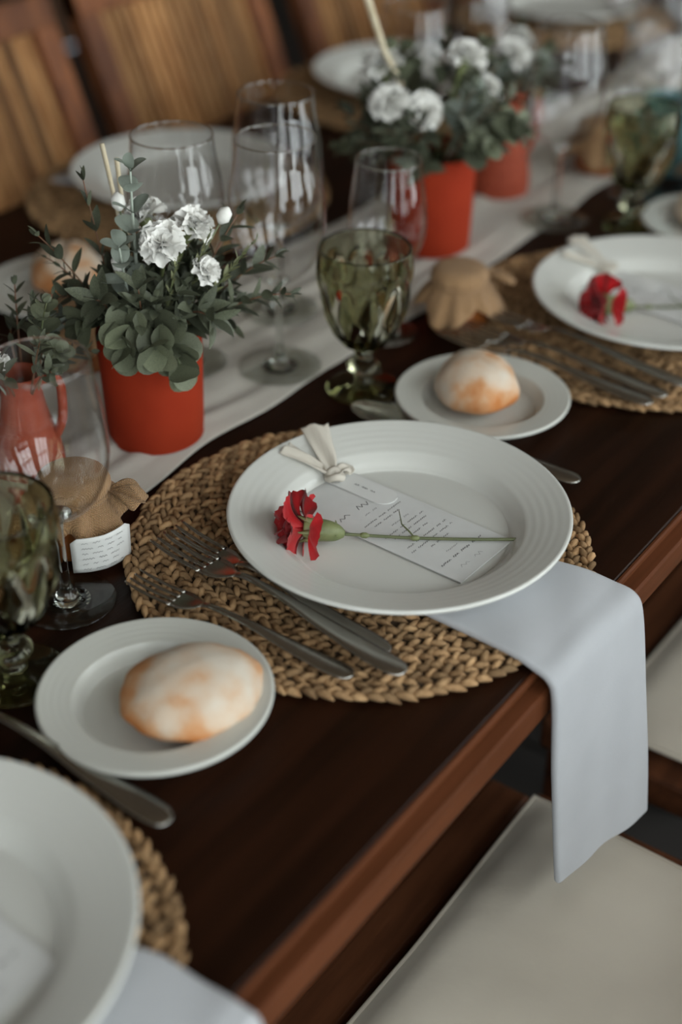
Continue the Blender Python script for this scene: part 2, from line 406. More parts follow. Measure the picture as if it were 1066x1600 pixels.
plate('dinner_plate', DP, (.512, .175, PLZ), 'white dinner plate at the right edge holding a blurred red carnation', DG)
plate('dinner_plate', DP, (-.524, .172, PLZ), 'large blurred white dinner plate cut off at the bottom left corner', DG)
plate('dinner_plate', DP, (.492, .830, MZ+.004), 'white dinner plate across the table in front of the slatted chair', DG)
plate('dinner_plate', DP, (1.010, .830, MZ+.004), 'white dinner plate across the table hidden behind the far flowers', DG)
plate('dinner_plate', DP, (1.530, .830, MZ+.004), 'far white dinner plate at the top edge across the table', DG)
plate('bread_plate', BP, (-.267, .203, TZ), 'small bread plate in the foreground with a floury roll', BG)
plate('bread_plate', BP, (.239, .236, TZ), 'small bread plate right of the green goblet with a pale roll', BG)
plate('bread_plate', BP, (.775, .232, TZ), 'small bread plate cut off by the right edge', BG)
plate('bread_plate', BP, (.180, .742, TZ), 'small bread plate behind the foliage at the left edge', BG)

# ------------------------------------------------------------------ bread rolls
def roll_mesh(a, b, h, seed, seam):
    bm = bmesh.new(); bmesh.ops.create_uvsphere(bm, u_segments=48, v_segments=28, radius=1); R = random.Random(seed)
    ph = [R.uniform(0,6.28) for _ in range(6)]
    for q in bm.verts:
        x, y, z = q.co
        wob = 1+.03*math.sin(2*math.atan2(y,x)+ph[0])+.022*math.sin(3*math.atan2(y,x)+ph[1])+.035*math.sin(6*x+ph[2])*math.sin(5*y+ph[3])+.020*math.sin(11*x+ph[4])*math.sin(9*y+7*z+ph[5])
        zz = z if z > 0 else z*.45
        g = math.exp(-((y-.12*math.sin(2.2*x+ph[4])-.05)/.11)**2)*max(0,z)*max(0,1-x*x)
        q.co = (x*a*wob, y*b*wob, (zz*(1-.0*x)+.45)*h/1.45 - seam*g*h)
    d = bpy.data.meshes.new('bread_roll'); bm.to_mesh(d); bm.free()
    for p in d.polygons: p.use_smooth = True
    d.materials.append(BREAD); return d
def roll(loc, rz, a, b, h, seed, label, seam=.12):
    tag(ob('bread_roll', roll_mesh(a,b,h,seed,seam), None, loc, (0,0,rz)), label, 'bread', 'floured bread rolls')
roll((-.254, .180, TZ+.0052), -.55, .0500, .0450, .0440, 4, 'floury round bread roll on the foreground bread plate', .012)
roll((.244, .246, TZ+.0052), 1.1, .044, .041, .050, 9, 'pale bread roll on the plate right of the green goblet', .03)
roll((.205, .752, TZ+.0052), .4, .046, .040, .050, 15, 'white bread roll behind the foliage at left')
roll((.790, .240, TZ+.0052), .9, .045, .041, .052, 17, 'bread roll on the plate cut off by the right edge')

# ------------------------------------------------------------------ cutlery
def loft(stations, nz=6):
    """stations: (y, halfwidth, z, thickness, dish) -> closed bar whose section is a flat lens"""
    V, F = [], []; n = 2*nz
    for y, w, z, th, dish in stations:
        for k in range(nz):
            s = -1+2*k/(nz-1); V.append((s*w, y, z+dish*s*s + th*.5*math.sqrt(max(.04,1-s*s))))
        for k in range(nz):
            s = 1-2*k/(nz-1); V.append((s*w, y, z+dish*s*s - th*.5*math.sqrt(max(.04,1-s*s))))
    for i in range(len(stations)-1):
        for k in range(n):
            k2 = (k+1) % n; F.append((i*n+k, i*n+k2, (i+1)*n+k2, (i+1)*n+k))
    F.append(tuple(range(n))[::-1]); F.append(tuple((len(stations)-1)*n+k for k in range(n)))
    return V, F
def sm(st, sub=5): return smoothprof(st, sub)
# y runs from the handle end (0) to the tip (0.235)
HAND = sm([(0,.0016,.0030,.0016,0),(.0015,.0050,.0031,.002,0),(.0055,.0082,.0032,.0026,0),(.013,.0098,.0035,.0028,0),(.032,.0098,.0043,.003,0),(.07,.0075,.0075,.003,0),(.11,.0044,.0120,.0034,0),(.145,.0034,.0130,.0036,0),(.158,.0040,.0105,.003,0)])
HEADF = sm([(.158,.0040,.0105,.003,0),(.166,.0085,.0075,.0024,.0005),(.176,.0125,.0055,.0022,.0012),(.188,.0130,.0048,.002,.0012)])
HANDM = me('handle', *loft(HAND), STEEL); HEADM = me('fork_head', *loft(HEADF), STEEL)
TINES = []
for k in range(4):
    x = -.0108 + k*.0072
    st = sm([(.186,.0021,.0053,.002,0),(.205,.0020,.0050,.0019,0),(.225,.0018,.0068,.0017,0),(.2375,.0011,.0092,.0012,0)], 4)
    v, f = loft(st, 4); TINES.append(me('tine', [(p[0]+x, p[1], p[2]+.0011*abs(k-1.5)/1.5) for p in v], f, STEEL))
def fork(loc, rz, label, tilt=0.0, roll_=0.0, s=1.0):
    t = thing('fork', label, 'fork', loc, rz, 'stainless forks'); t.rotation_euler = (tilt, roll_, rz); t.scale = (s,s,s)
    ob('handle', HANDM, t); ob('fork_head', HEADM, t)
    for m in TINES: ob('tine', m, t)
    return t
BOWL = sm([(.158,.0040,.0105,.003,0),(.166,.0080,.0082,.002,.002),(.180,.0175,.0040,.0014,.0062),(.200,.0212,.0022,.0013,.0080),(.218,.0180,.0028,.0013,.0066),(.231,.0105,.0055,.0013,.004),(.236,.0030,.0075,.0012,.001)])
BOWLM = me('spoon_bowl', *loft(BOWL, 10), STEEL)
def spoon(loc, rz, label):
    t = thing('spoon', label, 'spoon', loc, rz, 'stainless spoons'); ob('handle', HANDM, t); ob('spoon_bowl', BOWLM, t); return t
def ang(e, t): return math.atan2(-(t[0]-e[0]), t[1]-e[1])
fork((-.148,.071,MZ+.0050), ang((-.148,.071),(-.131,.320)), 'fork lying uppermost left of the centre plate, longest reach of three', .016, .05, 1.04)
fork((-.166,.104,MZ-.001), ang((-.166,.104),(-.175,.305)), 'fork nearest the foreground bread plate, blurred tines half hidden behind it', .008, 0, .86)
fork((-.131,.096,MZ+.001), ang((-.131,.096),(-.110,.322)), 'fork closest to the centre plate with a reddish reflection in its neck', .012, .0, .96)
spoon((.168,.094,MZ-.004), ang((.168,.094),(.156,.330)), 'spoon with shiny bowl beyond the centre plate beside the bread plate')
fork((.372,.085,MZ+.004), -.06, 'blurred fork left of the right-edge plate, nearest its rim', .018, .04)
fork((.350,.095,MZ-.001), -.02, 'blurred fork left of the right-edge plate, middle of three', .012, 0)
fork((.328,.100,MZ-.001), .0, 'blurred fork left of the right-edge plate, farthest from its rim', .012, 0)
spoon((-.350,.118,MZ-.003), .0, 'dark blurred spoon on the corner placemat, handle end toward the table edge')

# ------------------------------------------------------------------ napkins
def napkin(left, right, label, n=15, folds=.0014, loc=(0,0,0), th=.007):
    L_ = smoothprof(left, 7); R_ = smoothprof(right, 7); k = len(L_)
    def fn(u, t):
        i = min(k-1, round(t*(k-1))); a = Vector(L_[i]); b = Vector(R_[i]); p = a.lerp(b, u)
        hang = max(0, min(1, -(p.z)/.12)) if p.z < 0 else 0
        p.y += -folds*hang*(math.sin(u*8.5+.6)+.5*math.sin(u*15+t*3)) 
        p.z += .0008*math.sin(u*9+t*20)*(1-hang)
        return (p.x+loc[0], p.y+loc[1], p.z+TZ+loc[2])
    v, f = grid(fn, n*2, k)
    o = ob('napkin', me('napkin', v, f, LINEN)); solidify(o, th, 0, 1)
    return tag(o, label, 'napkin', 'folded white linen napkins')
napkin([(-.074,.150,.0140),(-.0755,.100,.0140),(-.076,.060,.0140),(-.077,.030,.0120),(-.077,.008,.0075),(-.0765,-.008,.0010),(-.076,-.014,-.020),(-.071,-.017,-.090),(-.060,-.020,-.170),(-.050,-.022,-.229)],
       [(.036,.150,.0140),(.040,.080,.0140),(.044,.040,.0140),(.049,.020,.0120),(.053,.004,.0085),(.056,-.014,.0015),(.059,-.021,-.020),(.066,-.029,-.090),(.074,-.038,-.170),(.079,-.044,-.238)],
       'white linen napkin draped from under the centre plate over the table edge')
napkin([(-.62,.150,.0140),(-.60,.080,.0140),(-.58,.040,.0130),(-.57,.010,.0080),(-.565,-.010,.001),(-.563,-.018,-.03),(-.56,-.022,-.12),(-.555,-.025,-.22)],
       [(-.500,.150,.0140),(-.460,.100,.0140),(-.436,.060,.0140),(-.432,.020,.0120),(-.430,-.006,.0085),(-.428,-.018,-.005),(-.424,-.024,-.10),(-.42,-.028,-.22)],
       'blurred white linen napkin under the corner plate at the bottom left')
napkin([(.452,.800,.0140),(.440,.860,.0140),(.428,.920,.0140),(.420,.970,.0120),(.418,.995,.006),(.417,1.006,-.02),(.417,1.010,-.10),(.417,1.012,-.2)],
       [(.560,.800,.0140),(.560,.860,.0140),(.555,.920,.0140),(.552,.970,.0120),(.550,.995,.006),(.549,1.006,-.02),(.548,1.010,-.10),(.547,1.012,-.2)],
       'white linen napkin under the plate across the table, hanging at the far edge', folds=.0)

# ------------------------------------------------------------------ menu cards
def squiggle(x0, x1, y, amp, step, wd, m, R, word=(6,16), z=.0011):
    """a run of handwriting-like strokes standing for one line of print too soft to read"""
    V, F = [], []; x = x0
    while x < x1-step*3:
        n = R.randint(*word); pts = []
        for i in range(n):
            if x > x1: break
            pts.append((x, y+amp*(R.uniform(.35,1) if i % 2 else -R.uniform(.35,1)), z)); x += step*R.uniform(.7,1.3)
        if len(pts) < 2: break
        for a, b in zip(pts, pts[1:]):
            a, b = Vector(a), Vector(b); d = (b-a).normalized(); s = Vector((-d.y, d.x, 0))*wd
            o = len(V); V += [a-s, a+s, b+s, b-s]; F.append((o, o+3, o+2, o+1))
        x += step*2.2
    return V, F
def menu_card(loc, rz, label, tagged=True, tilt=0.0):
    t = thing('menu_card', label, 'menu card', loc, rz, 'printed menu cards'); t.rotation_euler = (tilt, 0, rz)
    bbox('card', PAPER, t, -.037,.037,-.090,.090, 0,.0010, w=.0003)
    R = random.Random(8)
    v, f = squiggle(-.030,.012,.036,.0034,.0034,.00034,INK,R,(5,6)); ob('title', me('title', v, f, INK, False), t)
    ys = [.0245,.0145,.0085,-.0015,-.0085,-.0145,-.0215,-.0305,-.0370,-.0440,-.0575]
    xs = [(-.010,.006),(-.024,.030),(-.018,.022),(-.008,.016),(-.026,.026),(-.022,.022),(-.014,.016),(-.026,.028),(-.029,.028),(-.012,.013),(-.010,.010)]
    for y, (a, b) in zip(ys, xs):
        v, f = squiggle(a,b,y,.0010,.0011,.00022,INK,R); ob('text_line', me('text_line', v, f, INKL if y in (ys[0],ys[3],ys[-1]) else INK, False), t)
    v, f = squiggle(-.029,.027,-.066,.0012,.0012,.0003,INK,R,(5,12)); ob('text_line', me('text_line', v, f, INK, False), t)
    v, f = squiggle(-.020,.018,-.0785,.0021,.0026,.00022,INKL,R,(3,5)); ob('signature', me('signature', v, f, INKL, False), t)
    if tagged:
        n = 14; out = [(.010,.086),(.034,.086)] + [(.022+.012*math.cos(-PI*i/n), .030+.012*math.sin(-PI*i/n)) for i in range(n+1)]
        k = len(out); V = [(x,y,z) for z in (.0014,.0022) for x, y in out]
        F = [tuple(range(k))[::-1], tuple(range(k,2*k))] + [(i,(i+1) % k,k+(i+1) % k,k+i) for i in range(k)]
        g = ob('name_tag', me('name_tag', V, F, TAGP, False), t)
        v, f = squiggle(-.060,-.032,.022,.0011,.0011,.00026,INK,R,(5,7),.0024)
        ob('text_line', me('text_line', [(y_, -x_, z_) for x_, y_, z_ in v], f, INK, False), g)
    return t
CARDZ = PLZ + .0062
menu_card((.005,.180,CARDZ), math.radians(-3), 'white printed menu card lying in the centre plate under a carnation stem')
menu_card((.525,.180,CARDZ), math.radians(-5), 'blurred white menu card in the plate at the right edge')
menu_card((-.508,.182,CARDZ), math.radians(-3), 'blurred white menu card on the plate in the bottom left corner', False)

# ------------------------------------------------------------------ tulle bows
def ribbon(name, pts, widths, parent, m, twist=0.0, side=None):
    P_ = smoothprof(pts, 6); W_ = smoothprof([(w,0) for w in widths], 6); n = len(P_); V, F = [], []
    for i in range(n):
        p = Vector(P_[i]); t = (Vector(P_[min(i+1,n-1)])-Vector(P_[max(i-1,0)])).normalized()
        s = (Vector(side) if side else t.cross(Vector((0,0,1)))).normalized(); s = s - t*s.dot(t); s.normalize()
        w_ = W_[i][0]
        nn = t.cross(s)
        for k in range(7):
            u = -1+k/3; V.append(p + s*(w_*u) + nn*(.0022*math.sin(u*4+i*.3)*min(1,w_/.006)))
    for i in range(n-1):
        for k in range(6): F.append((i*7+k, i*7+k+1, (i+1)*7+k+1, (i+1)*7+k))
    o = ob(name, me(name, V, F, m), parent); solidify(o, .0006); return o
def bow(loc, rz, label):
    t = thing('tulle_bow', label, 'ribbon', loc, rz, 'tulle bows tied on the menu cards')
    ribbon('tail', [(0,0,.003),(.010,.012,.009),(.022,.028,.016),(.034,.043,.021)], (.004,.008,.0105,.0125), t, TULLE)
    ribbon('tail', [(0,0,.003),(-.003,.014,.008),(-.005,.030,.014),(-.007,.045,.018)], (.003,.006,.0085,.009), t, TULLE)
    pts = [(.006*math.cos(a)-.001, -.004+.006*math.sin(a), .0035+.002*math.sin(2*a)) for a in [i*.7 for i in range(10)]]
    ob('knot', me('knot', *tube(smoothprof(pts,3), .0034, 7), TULLE), t)
    ribbon('loop', [(0,-.003,.003),(.008,-.005,.006),(.014,-.008,.004),(.009,-.010,.002)], (.003,.0055,.0055,.002), t, TULLE)
    return t
bow((.024,.259,PLZ+.011), 0, 'cream tulle bow at the top of the menu card in the centre plate')
bow((.545,.262,PLZ+.011), .2, 'blurred cream tulle bow on the plate at the right edge')

# ------------------------------------------------------------------ carnations
def petal_mesh(name, L_, half, ruffle, R, m, nu=13, nv=7):
    ph = R.uniform(0,6.28); ph2 = R.uniform(0,6.28)
    def fn(u, t):
        a = (u-.5)*2*half; r = L_*(.06+.94*t)
        zig = 1+.022*(1 if int(u*(nu-1)+.5) % 2 else -1)*t**4
        w_ = ruffle*t**2*(math.sin(a*7/half*.75+ph)+.5*math.sin(a*13/half*.6+ph2))
        spread = .35+.65*t
        return (r*zig*math.sin(a*spread), r*zig*math.cos(a*spread), w_*L_ + L_*.16*math.sin(t*2.6))
    v, f = grid(fn, nu, nv); return me(name, v, f, m)
_R = random.Random(21)
RP = [petal_mesh('petal', .033, .80, .085, _R, RED, 17, 8) for _ in range(4)]
WP = [petal_mesh('petal', .027, .62, .15, _R, WHITEP) for _ in range(4)]
def petals(parent, M, petal_set, tiers, R):
    """M: frame whose +Z is the flower axis, origin at the calyx mouth"""
    for cnt, op, sc in tiers:
        a0 = R.uniform(0,6.28)
        for i in range(cnt):
            a = a0+2*PI*i/cnt+R.uniform(-.25,.25); o_ = math.radians(op+R.uniform(-10,10)); s = sc*R.uniform(.88,1.1)
            # petal length axis starts along +Z and leans outward by the opening angle
            Mx = M @ Matrix.Rotation(a,4,'Z') @ Matrix.Rotation(PI/2-o_,4,'X') @ Matrix.Rotation(R.uniform(-.25,.25),4,'Y') @ Matrix.Scale(s,4)
            p = ob('petal', R.choice(petal_set), parent); p.matrix_basis = Mx
def frame(origin, axis, roll=0.0):
    q = Vector(axis).normalized().to_track_quat('Z','Y'); return Matrix.Translation(origin) @ q.to_matrix().to_4x4() @ Matrix.Rotation(roll,4,'Z')
def carnation(loc, rz, label, full=True):
    t = thing('red_carnation', label, 'flower', loc, rz, 'red carnations laid on the plates'); R = random.Random(5)
    # local: stem along -Y, head at +Y; z=0 on the card
    head0 = Vector((0,.030,.013)); ax = Vector((-.10,1,.10))
    cal = [(Vector((0,.030,.0130)),.0072),(Vector((0,.022,.0120)),.0088),(Vector((0,.012,.0105)),.0088),(Vector((0,.003,.0085)),.0070),(Vector((0,-.003,.0070)),.0030)]
    pr = smoothprof([(*p, r) for p, r in cal], 4)
    ob('calyx', me('calyx', *tube([q[:3] for q in pr], [q[3] for q in pr], 12), GREENC), t)
    for a in (0.4,1.6,2.9,4.2,5.4):
        b = Vector((math.cos(a)*.0075, .024, .0118+math.sin(a)*.0075)); e = Vector((math.cos(a)*.0115, .034, .0135+math.sin(a)*.0115))
        ob('sepal', me('sepal', *tube([b-Vector((0,.010,0)), b, e], [.0022,.0028,.0005], 6), GREENC), t)
    for a in (.8, 3.0):
        ob('bract', me('bract', *tube([(0,-.002,.0075),(math.cos(a)*.0055,.003,.008+abs(math.sin(a))*.006),(math.cos(a)*.0085,.004,.010+abs(math.sin(a))*.009)], [.0016,.0013,.0003], 6), GREENC), t)
    sp = smoothprof([(0,-.002,.0070),(.001,-.025,.0045),(.000,-.060,.0028),(-.002,-.110,.0026),(-.004,-.158,.0040)], 5)
    ob('stem', me('stem', *tube(sp, .0013, 8), STEMM), t)
    for q, r in ((4,.0024),(10,.0023)):
        p = Vector(sp[q]); d = (Vector(sp[q+1])-p).normalized()
        ob('node', me('node', *tube([p-d*.004, p-d*.0015, p+d*.0015, p+d*.004], [.0012,r,r,.0012], 8), GREENC), t)
    p = Vector(sp[10])
    ob('leaf', me('leaf', *tube([p, p+Vector((.006,.004,.002)), p+Vector((.014,.010,.004)), p+Vector((.026,.012,.010))], [.0009,.0008,.0006,.0003], 6), STEMM), t)
    M = frame(head0-Vector((0,.004,0)), ax)
    petals(t, M, RP, [(4,14,.78),(5,38,.88),(5,64,.95),(4,98,.92)], R)
    return t
def cz(a, b): return math.atan2(-(a[0]-b[0]), a[1]-b[1])
carnation((-.0455,.2005,CARDZ+.001), cz((-.0455,.2005),(.038,.086)), 'red carnation with long bare stem on the centre plate')
carnation((.475,.195,CARDZ+.001), cz((.475,.195),(.57,.10)), 'blurred red carnation on the plate at the right edge')

# ------------------------------------------------------------------ glasses
def wine_meshes(h, rb, rr, foot, stem):
    """bowl (thin double wall), stem (solid), foot (thin disc)"""
    z0 = stem
    outer = smoothprof([(.0045,z0),(.016,z0+.004),(rb*.72,z0+(h-z0)*.13),(rb*.95,z0+(h-z0)*.30),(rb,z0+(h-z0)*.45),(rb*.965,z0+(h-z0)*.66),(rr*1.05,z0+(h-z0)*.86),(rr,h)], 6)
    inner = [(max(.0005,r-.0011), z+.0015*(1 if z < z0+.02 else 0)) for r, z in outer][::-1]
    bowl = lathe([(.0004,z0)]+outer+[(rr-.0005,h+.0004)]+inner[:-1]+[(.0004,z0+.0022)], 64, False)
    st = smoothprof([(.0185,.0016),(.0135,.0035),(.0085,.0075),(.0052,.014),(.0038,.026),(.0034,z0*.55),(.0036,z0*.82),(.0055,z0*.96),(.0115,z0+.0028)], 5)
    stemv = lathe([(.0002,.0014)]+st+[(.0002,z0+.0026)], 24, False)
    ft = lathe([(.0002,.0002),(foot-.001,.0002),(foot,.0012),(foot-.001,.0020),(foot*.6,.0024),(.0002,.0036)], 64, False)
    return me('bowl', *bowl, CLEAR), me('stem', *stemv, STEMG), me('foot', *ft, SHADEF)
def rim_ring(r, z): return me('rim', *lathe([(r-.0006+.0008*math.cos(a), z+.0008*math.sin(a)) for a in [i*PI/3 for i in range(6)]], 64, True), STEMG)
WBIG = wine_meshes(.235,.0470,.0385,.0420,.092); WBIGR = rim_ring(.0385,.235)
WSML = wine_meshes(.212,.0445,.0375,.0385,.080); WSMLR = rim_ring(.0375,.212)
def wine(loc, label, small=False):
    t = thing('wine_glass', label, 'wine glass', loc, 0, 'clear stemmed wine glasses'); a = WSML if small else WBIG
    ob('bowl', a[0], t); ob('stem', a[1], t); ob('foot', a[2], t); ob('rim', WSMLR if small else WBIGR, t); return t
def goblet_meshes():
    seg, H0, H1 = 180, .050, .150
    outer_c = smoothprof([(.0075,.046),(.020,.051),(.0300,.062),(.0385,.080),(.0440,.104),(.0462,.126),(.0450,.142),(.0440,.150)], 8)
    V, F = [], []; rows = []; n = 10
    for r, z in outer_c:
        t = (z-.050)/.080; row = []
        amp = .0046*max(0, min(1, t*4))*max(0, min(1, (1.06-t)*5)) if t < 1.06 else 0
        for i in range(seg):
            a = 2*PI*i/seg; u = a*n/(2*PI); v_ = t*2.0
            p, q = u+v_*.5, u-v_*.5
            fp = abs((p % 1)-.5)*2; fq = abs((q % 1)-.5)*2     # 1 on the cut lines
            bump = 1-max(fp, fq); rr = r - amp + amp*1.1*min(1, bump*1.3)
            row.append((rr*math.cos(a), rr*math.sin(a), z))
        rows.append(row)
    inner = [(max(.0004, r-.0030), max(z, .0535)) for r, z in outer_c][::-1]
    inner = [(r, z) for r, z in inner if z > .0535 or r < .02]
    rows.append([((.0428)*math.cos(2*PI*i/seg), (.0428)*math.sin(2*PI*i/seg), .1512) for i in range(seg)])
    for r, z in inner[1:]:
        rows.append([(r*math.cos(2*PI*i/seg), r*math.sin(2*PI*i/seg), z) for i in range(seg)])
    rows.append([(.0003*math.cos(2*PI*i/seg), .0003*math.sin(2*PI*i/seg), .0535) for i in range(seg)])
    rows.insert(0, [(.0003*math.cos(2*PI*i/seg), .0003*math.sin(2*PI*i/seg), .0455) for i in range(seg)])
    for row in rows: V += row
    for j in range(len(rows)-1):
        for i in range(seg):
            i2 = (i+1) % seg; F.append((j*seg+i, j*seg+i2, (j+1)*seg+i2, (j+1)*seg+i))
    st = smoothprof([(.0070,.0052),(.0105,.010),(.0070,.0150),(.0120,.0195),(.0165,.0255),(.0120,.0315),(.0075,.0355),(.0095,.040),(.0075,.0458)], 5)
    stem = lathe([(.0003,.0052)]+st+[(.0003,.0458)], 32, False)
    ft = smoothprof([(.0345,.0002),(.0370,.0015),(.0360,.0034),(.026,.0056),(.014,.0090),(.0080,.0110)], 4)
    foot = lathe([(.0003,.0002)]+ft+[(.0003,.0110)], 48, False)
    return me('bowl', V, F, GREEN), me('stem', *stem, GREEN), me('foot', *foot, GREEN)
GOB = goblet_meshes()
def goblet(loc, label, rz=0.0):
    t = thing('green_goblet', label, 'goblet', loc, rz, 'green diamond-cut goblets')
    for nm, m in zip(('bowl','stem','foot'), GOB): ob(nm, m, t)
    return t
goblet((.210,.354,TZ), 'green diamond-cut goblet standing beyond the centre plate', .1)
goblet((-.298,.314,TZ), 'blurred green goblet cut off by the left edge', .4)
goblet((.745,.322,TZ), 'far green goblet near the upper right corner', .7)
wine((.187,.440,RZ), 'tall wine glass on the runner between the potted flowers and the green goblet')
wine((-.210,.347,TZ), 'near wine glass in front of the terracotta jug, behind the left goblet', True)
wine((.318,.401,TZ+.004), 'wine glass standing directly behind the central green goblet', True).scale = (.89,)*3
wine((.138,.522,RZ), 'left wine glass behind the eucalyptus, in front of the far plate')
wine((.292,.520,RZ), 'wine glass behind the tall one, its rim against the slatted chair')
wine((.690,.400,RZ), 'large wine glass left of the far green goblet at upper right')
wine((.820,.600,RZ), 'wine glass at the top edge above the terracotta jug with flowers')
wine((.655,.590,RZ), 'wine glass rising out behind the second flower pot')
wine((.842,.360,TZ), 'clear wine glass right behind the far green goblet', True)
wine((1.02,.420,RZ), 'wine glass at the top edge, farthest back of the row')
wine((1.22,.560,RZ), 'wine glass across the far table at the top edge')

# ------------------------------------------------------------------ preserve jars with burlap covers
def jar_meshes():
    body = lathe(smoothprof([(.0003,.0005),(.026,.0005),(.0315,.004),(.033,.012),(.033,.040),(.031,.048),(.0265,.053),(.0265,.066),(.0003,.067)], 5), 40, False)
    V, F = [], []; seg = 96
    prof = smoothprof([(.0003,.0705,0),(.016,.0700,0),(.0255,.0675,.02),(.0300,.0610,.05),(.0298,.0550,.10),(.0285,.0515,.14),(.0330,.0465,.30),(.0400,.0370,.6),(.0450,.0250,1.0)], 5)
    for r, z, k in prof:
        for i in range(seg):
            a = 2*PI*i/seg
            ru = k*(.0030*math.sin(9*a+.6)+.0022*math.sin(15*a+2)); corner = k**2*.010*(abs(math.sin(2*a))**2-.40)
            zz = z - k**2*.017*(abs(math.sin(2*a))**1.5-.55) + k*.0012*math.sin(9*a+1.8)
            V.append(((r+ru+corner)*math.cos(a), (r+ru+corner)*math.sin(a), zz))
    n = len(prof)
    for j in range(n-1):
        for i in range(seg):
            i2 = (i+1) % seg; F.append((j*seg+i, j*seg+i2, (j+1)*seg+i2, (j+1)*seg+i))
    tie = lathe([(.0292+.0022*math.cos(a), .0515+.0022*math.sin(a)) for a in [i*PI/4 for i in range(8)]], 40, True)
    return me('jar_body', *body, AMBER), me('cloth_cover', V, F, BURLAP), me('tie', *tie, BURLAP)
JAR = jar_meshes()
def jar(loc, rz, label, tagged=False, bowed=True):
    t = thing('preserve_jar', label, 'jar', loc, rz, 'burlap-covered preserve jars')
    ob('jar_body', JAR[0], t); c = ob('cloth_cover', JAR[1], t); solidify(c, .0012); ob('tie', JAR[2], t)
    if bowed:
        for s, e in ((-1,(.056,-.020,.050)), (1,(.058,.006,.040))):
            ribbon('tie_end', [(.029,0,.0515),(.040,e[1]*.4,.0545),(.050,e[1]*.8,.0525),e], (.004,.0065,.0075,.0085), t, BURLAP)
    if tagged:
        # paper label hanging over the side, curved round the jar
        V, F = [], []
        for j in range(9):
            for i in range(11):
                a = -.50+1.0*i/10; z = .040-.033*j/8; r = .0560-.001*j/8 - .004*abs(a)
                if j == 0: a *= .80
                V.append((r*math.cos(a), r*math.sin(a), z))
        for j in range(8):
            for i in range(10): F.append((j*11+i, (j+1)*11+i, (j+1)*11+i+1, j*11+i+1))
        g = ob('paper_label', me('paper_label', V, F, TAGP), t); g.rotation_euler = (0,0,-1.0); solidify(g, .0006)
        R = random.Random(4)
        for k in range(6):
            v, f = squiggle(-.017,.017,0,.0008,.0011,.0002,INKL,R,(4,9))
            v = [((.0567-.0001*k-.004*abs(x/.050))*math.cos(x/.050), (.0567-.0001*k-.004*abs(x/.050))*math.sin(x/.050), .0355-.0050*k+y) for x, y, z in v]
            ob('text_line', me('text_line', v, f, INKL, False), g)
    return t
jar((-.146,.396,TZ), -.95, 'burlap-topped preserve jar with a white paper label beside the placemat', True)
jar((.384,.352,TZ), -.55, 'burlap-topped jar between the green goblet and the right-hand placemat')
jar((.885,.440,TZ+.004), -.3, 'far burlap-topped jar on the runner left of the far goblet')
jar((.905,.282,TZ), .8, 'burlap-topped jar cut off by the right edge near the far goblet')
jar((.080,.605,RZ), 1.2, 'burlap-topped jar half hidden behind the left flower pot')

# ------------------------------------------------------------------ pots and jugs
def pot(loc, label, s=1.0):
    t = thing('terracotta_pot', label, 'flower pot', loc, 0, 'plain terracotta pots')
    pr = smoothprof([(.0003,.0005),(.040,.0005),(.0432,.003),(.0445,.012),(.0458,.05),(.0472,.102),(.0468,.1045),(.0452,.1050),(.0440,.1035),(.0425,.06),(.0400,.012),(.0003,.010)], 4)
    ob('pot_body', me('pot_body', *lathe([(r*s, z*s) for r, z in pr], 72, False), TERRA), t)
    ob('moss', me('moss', *lathe([(.0003,.094*s),(.02*s,.096*s),(.0436*s,.091*s),(.0436*s,.080*s),(.0003,.080*s)], 32, False), SOIL), t); return t
def jug(loc, rz, label, s=1.0):
    t = thing('terracotta_jug', label, 'jug', loc, rz, 'terracotta jugs with handles')
    pr = smoothprof([(.0003,.0005),(.044,.0005),(.0475,.004),(.0480,.020),(.0440,.048),(.0360,.078),(.0300,.108),(.0280,.135),(.0310,.150),(.0300,.1515),(.0285,.1500),(.0255,.133),(.0270,.10),(.0330,.07),(.0400,.03),(.0400,.010),(.0003,.009)], 4)
    ob('jug_body', me('jug_body', *lathe([(r*s, z*s) for r, z in pr], 64, False), TERRAJ), t)
    hp = smoothprof([(.0275,.0,.138),(.044,.0,.146),(.0535,.0,.136),(.0545,.0,.110),(.0515,.0,.080),(.0425,.0,.058),(.0380,.0,.054)], 5)
    ob('handle', me('handle', *tube([tuple(c*s for c in p) for p in hp], .0066*s, 12), TERRAJ), t); return t
POT1 = (.020,.457,RZ-.002); POT2 = (.540,.487,RZ-.002); JUG1 = (-.092,.506,RZ-.002); JUG2 = (.742,.512,RZ-.002)
pot(POT1, 'smooth terracotta flower pot standing beside the centre placemat')
pot(POT2, 'blurred terracotta flower pot behind the wine glass at centre', 1.08)
jug(JUG1, -.95, 'terracotta jug with a handle seen through the left wine glass', .63)
jug(JUG2, -.75, 'far terracotta jug with a handle below the upper flowers', .86)

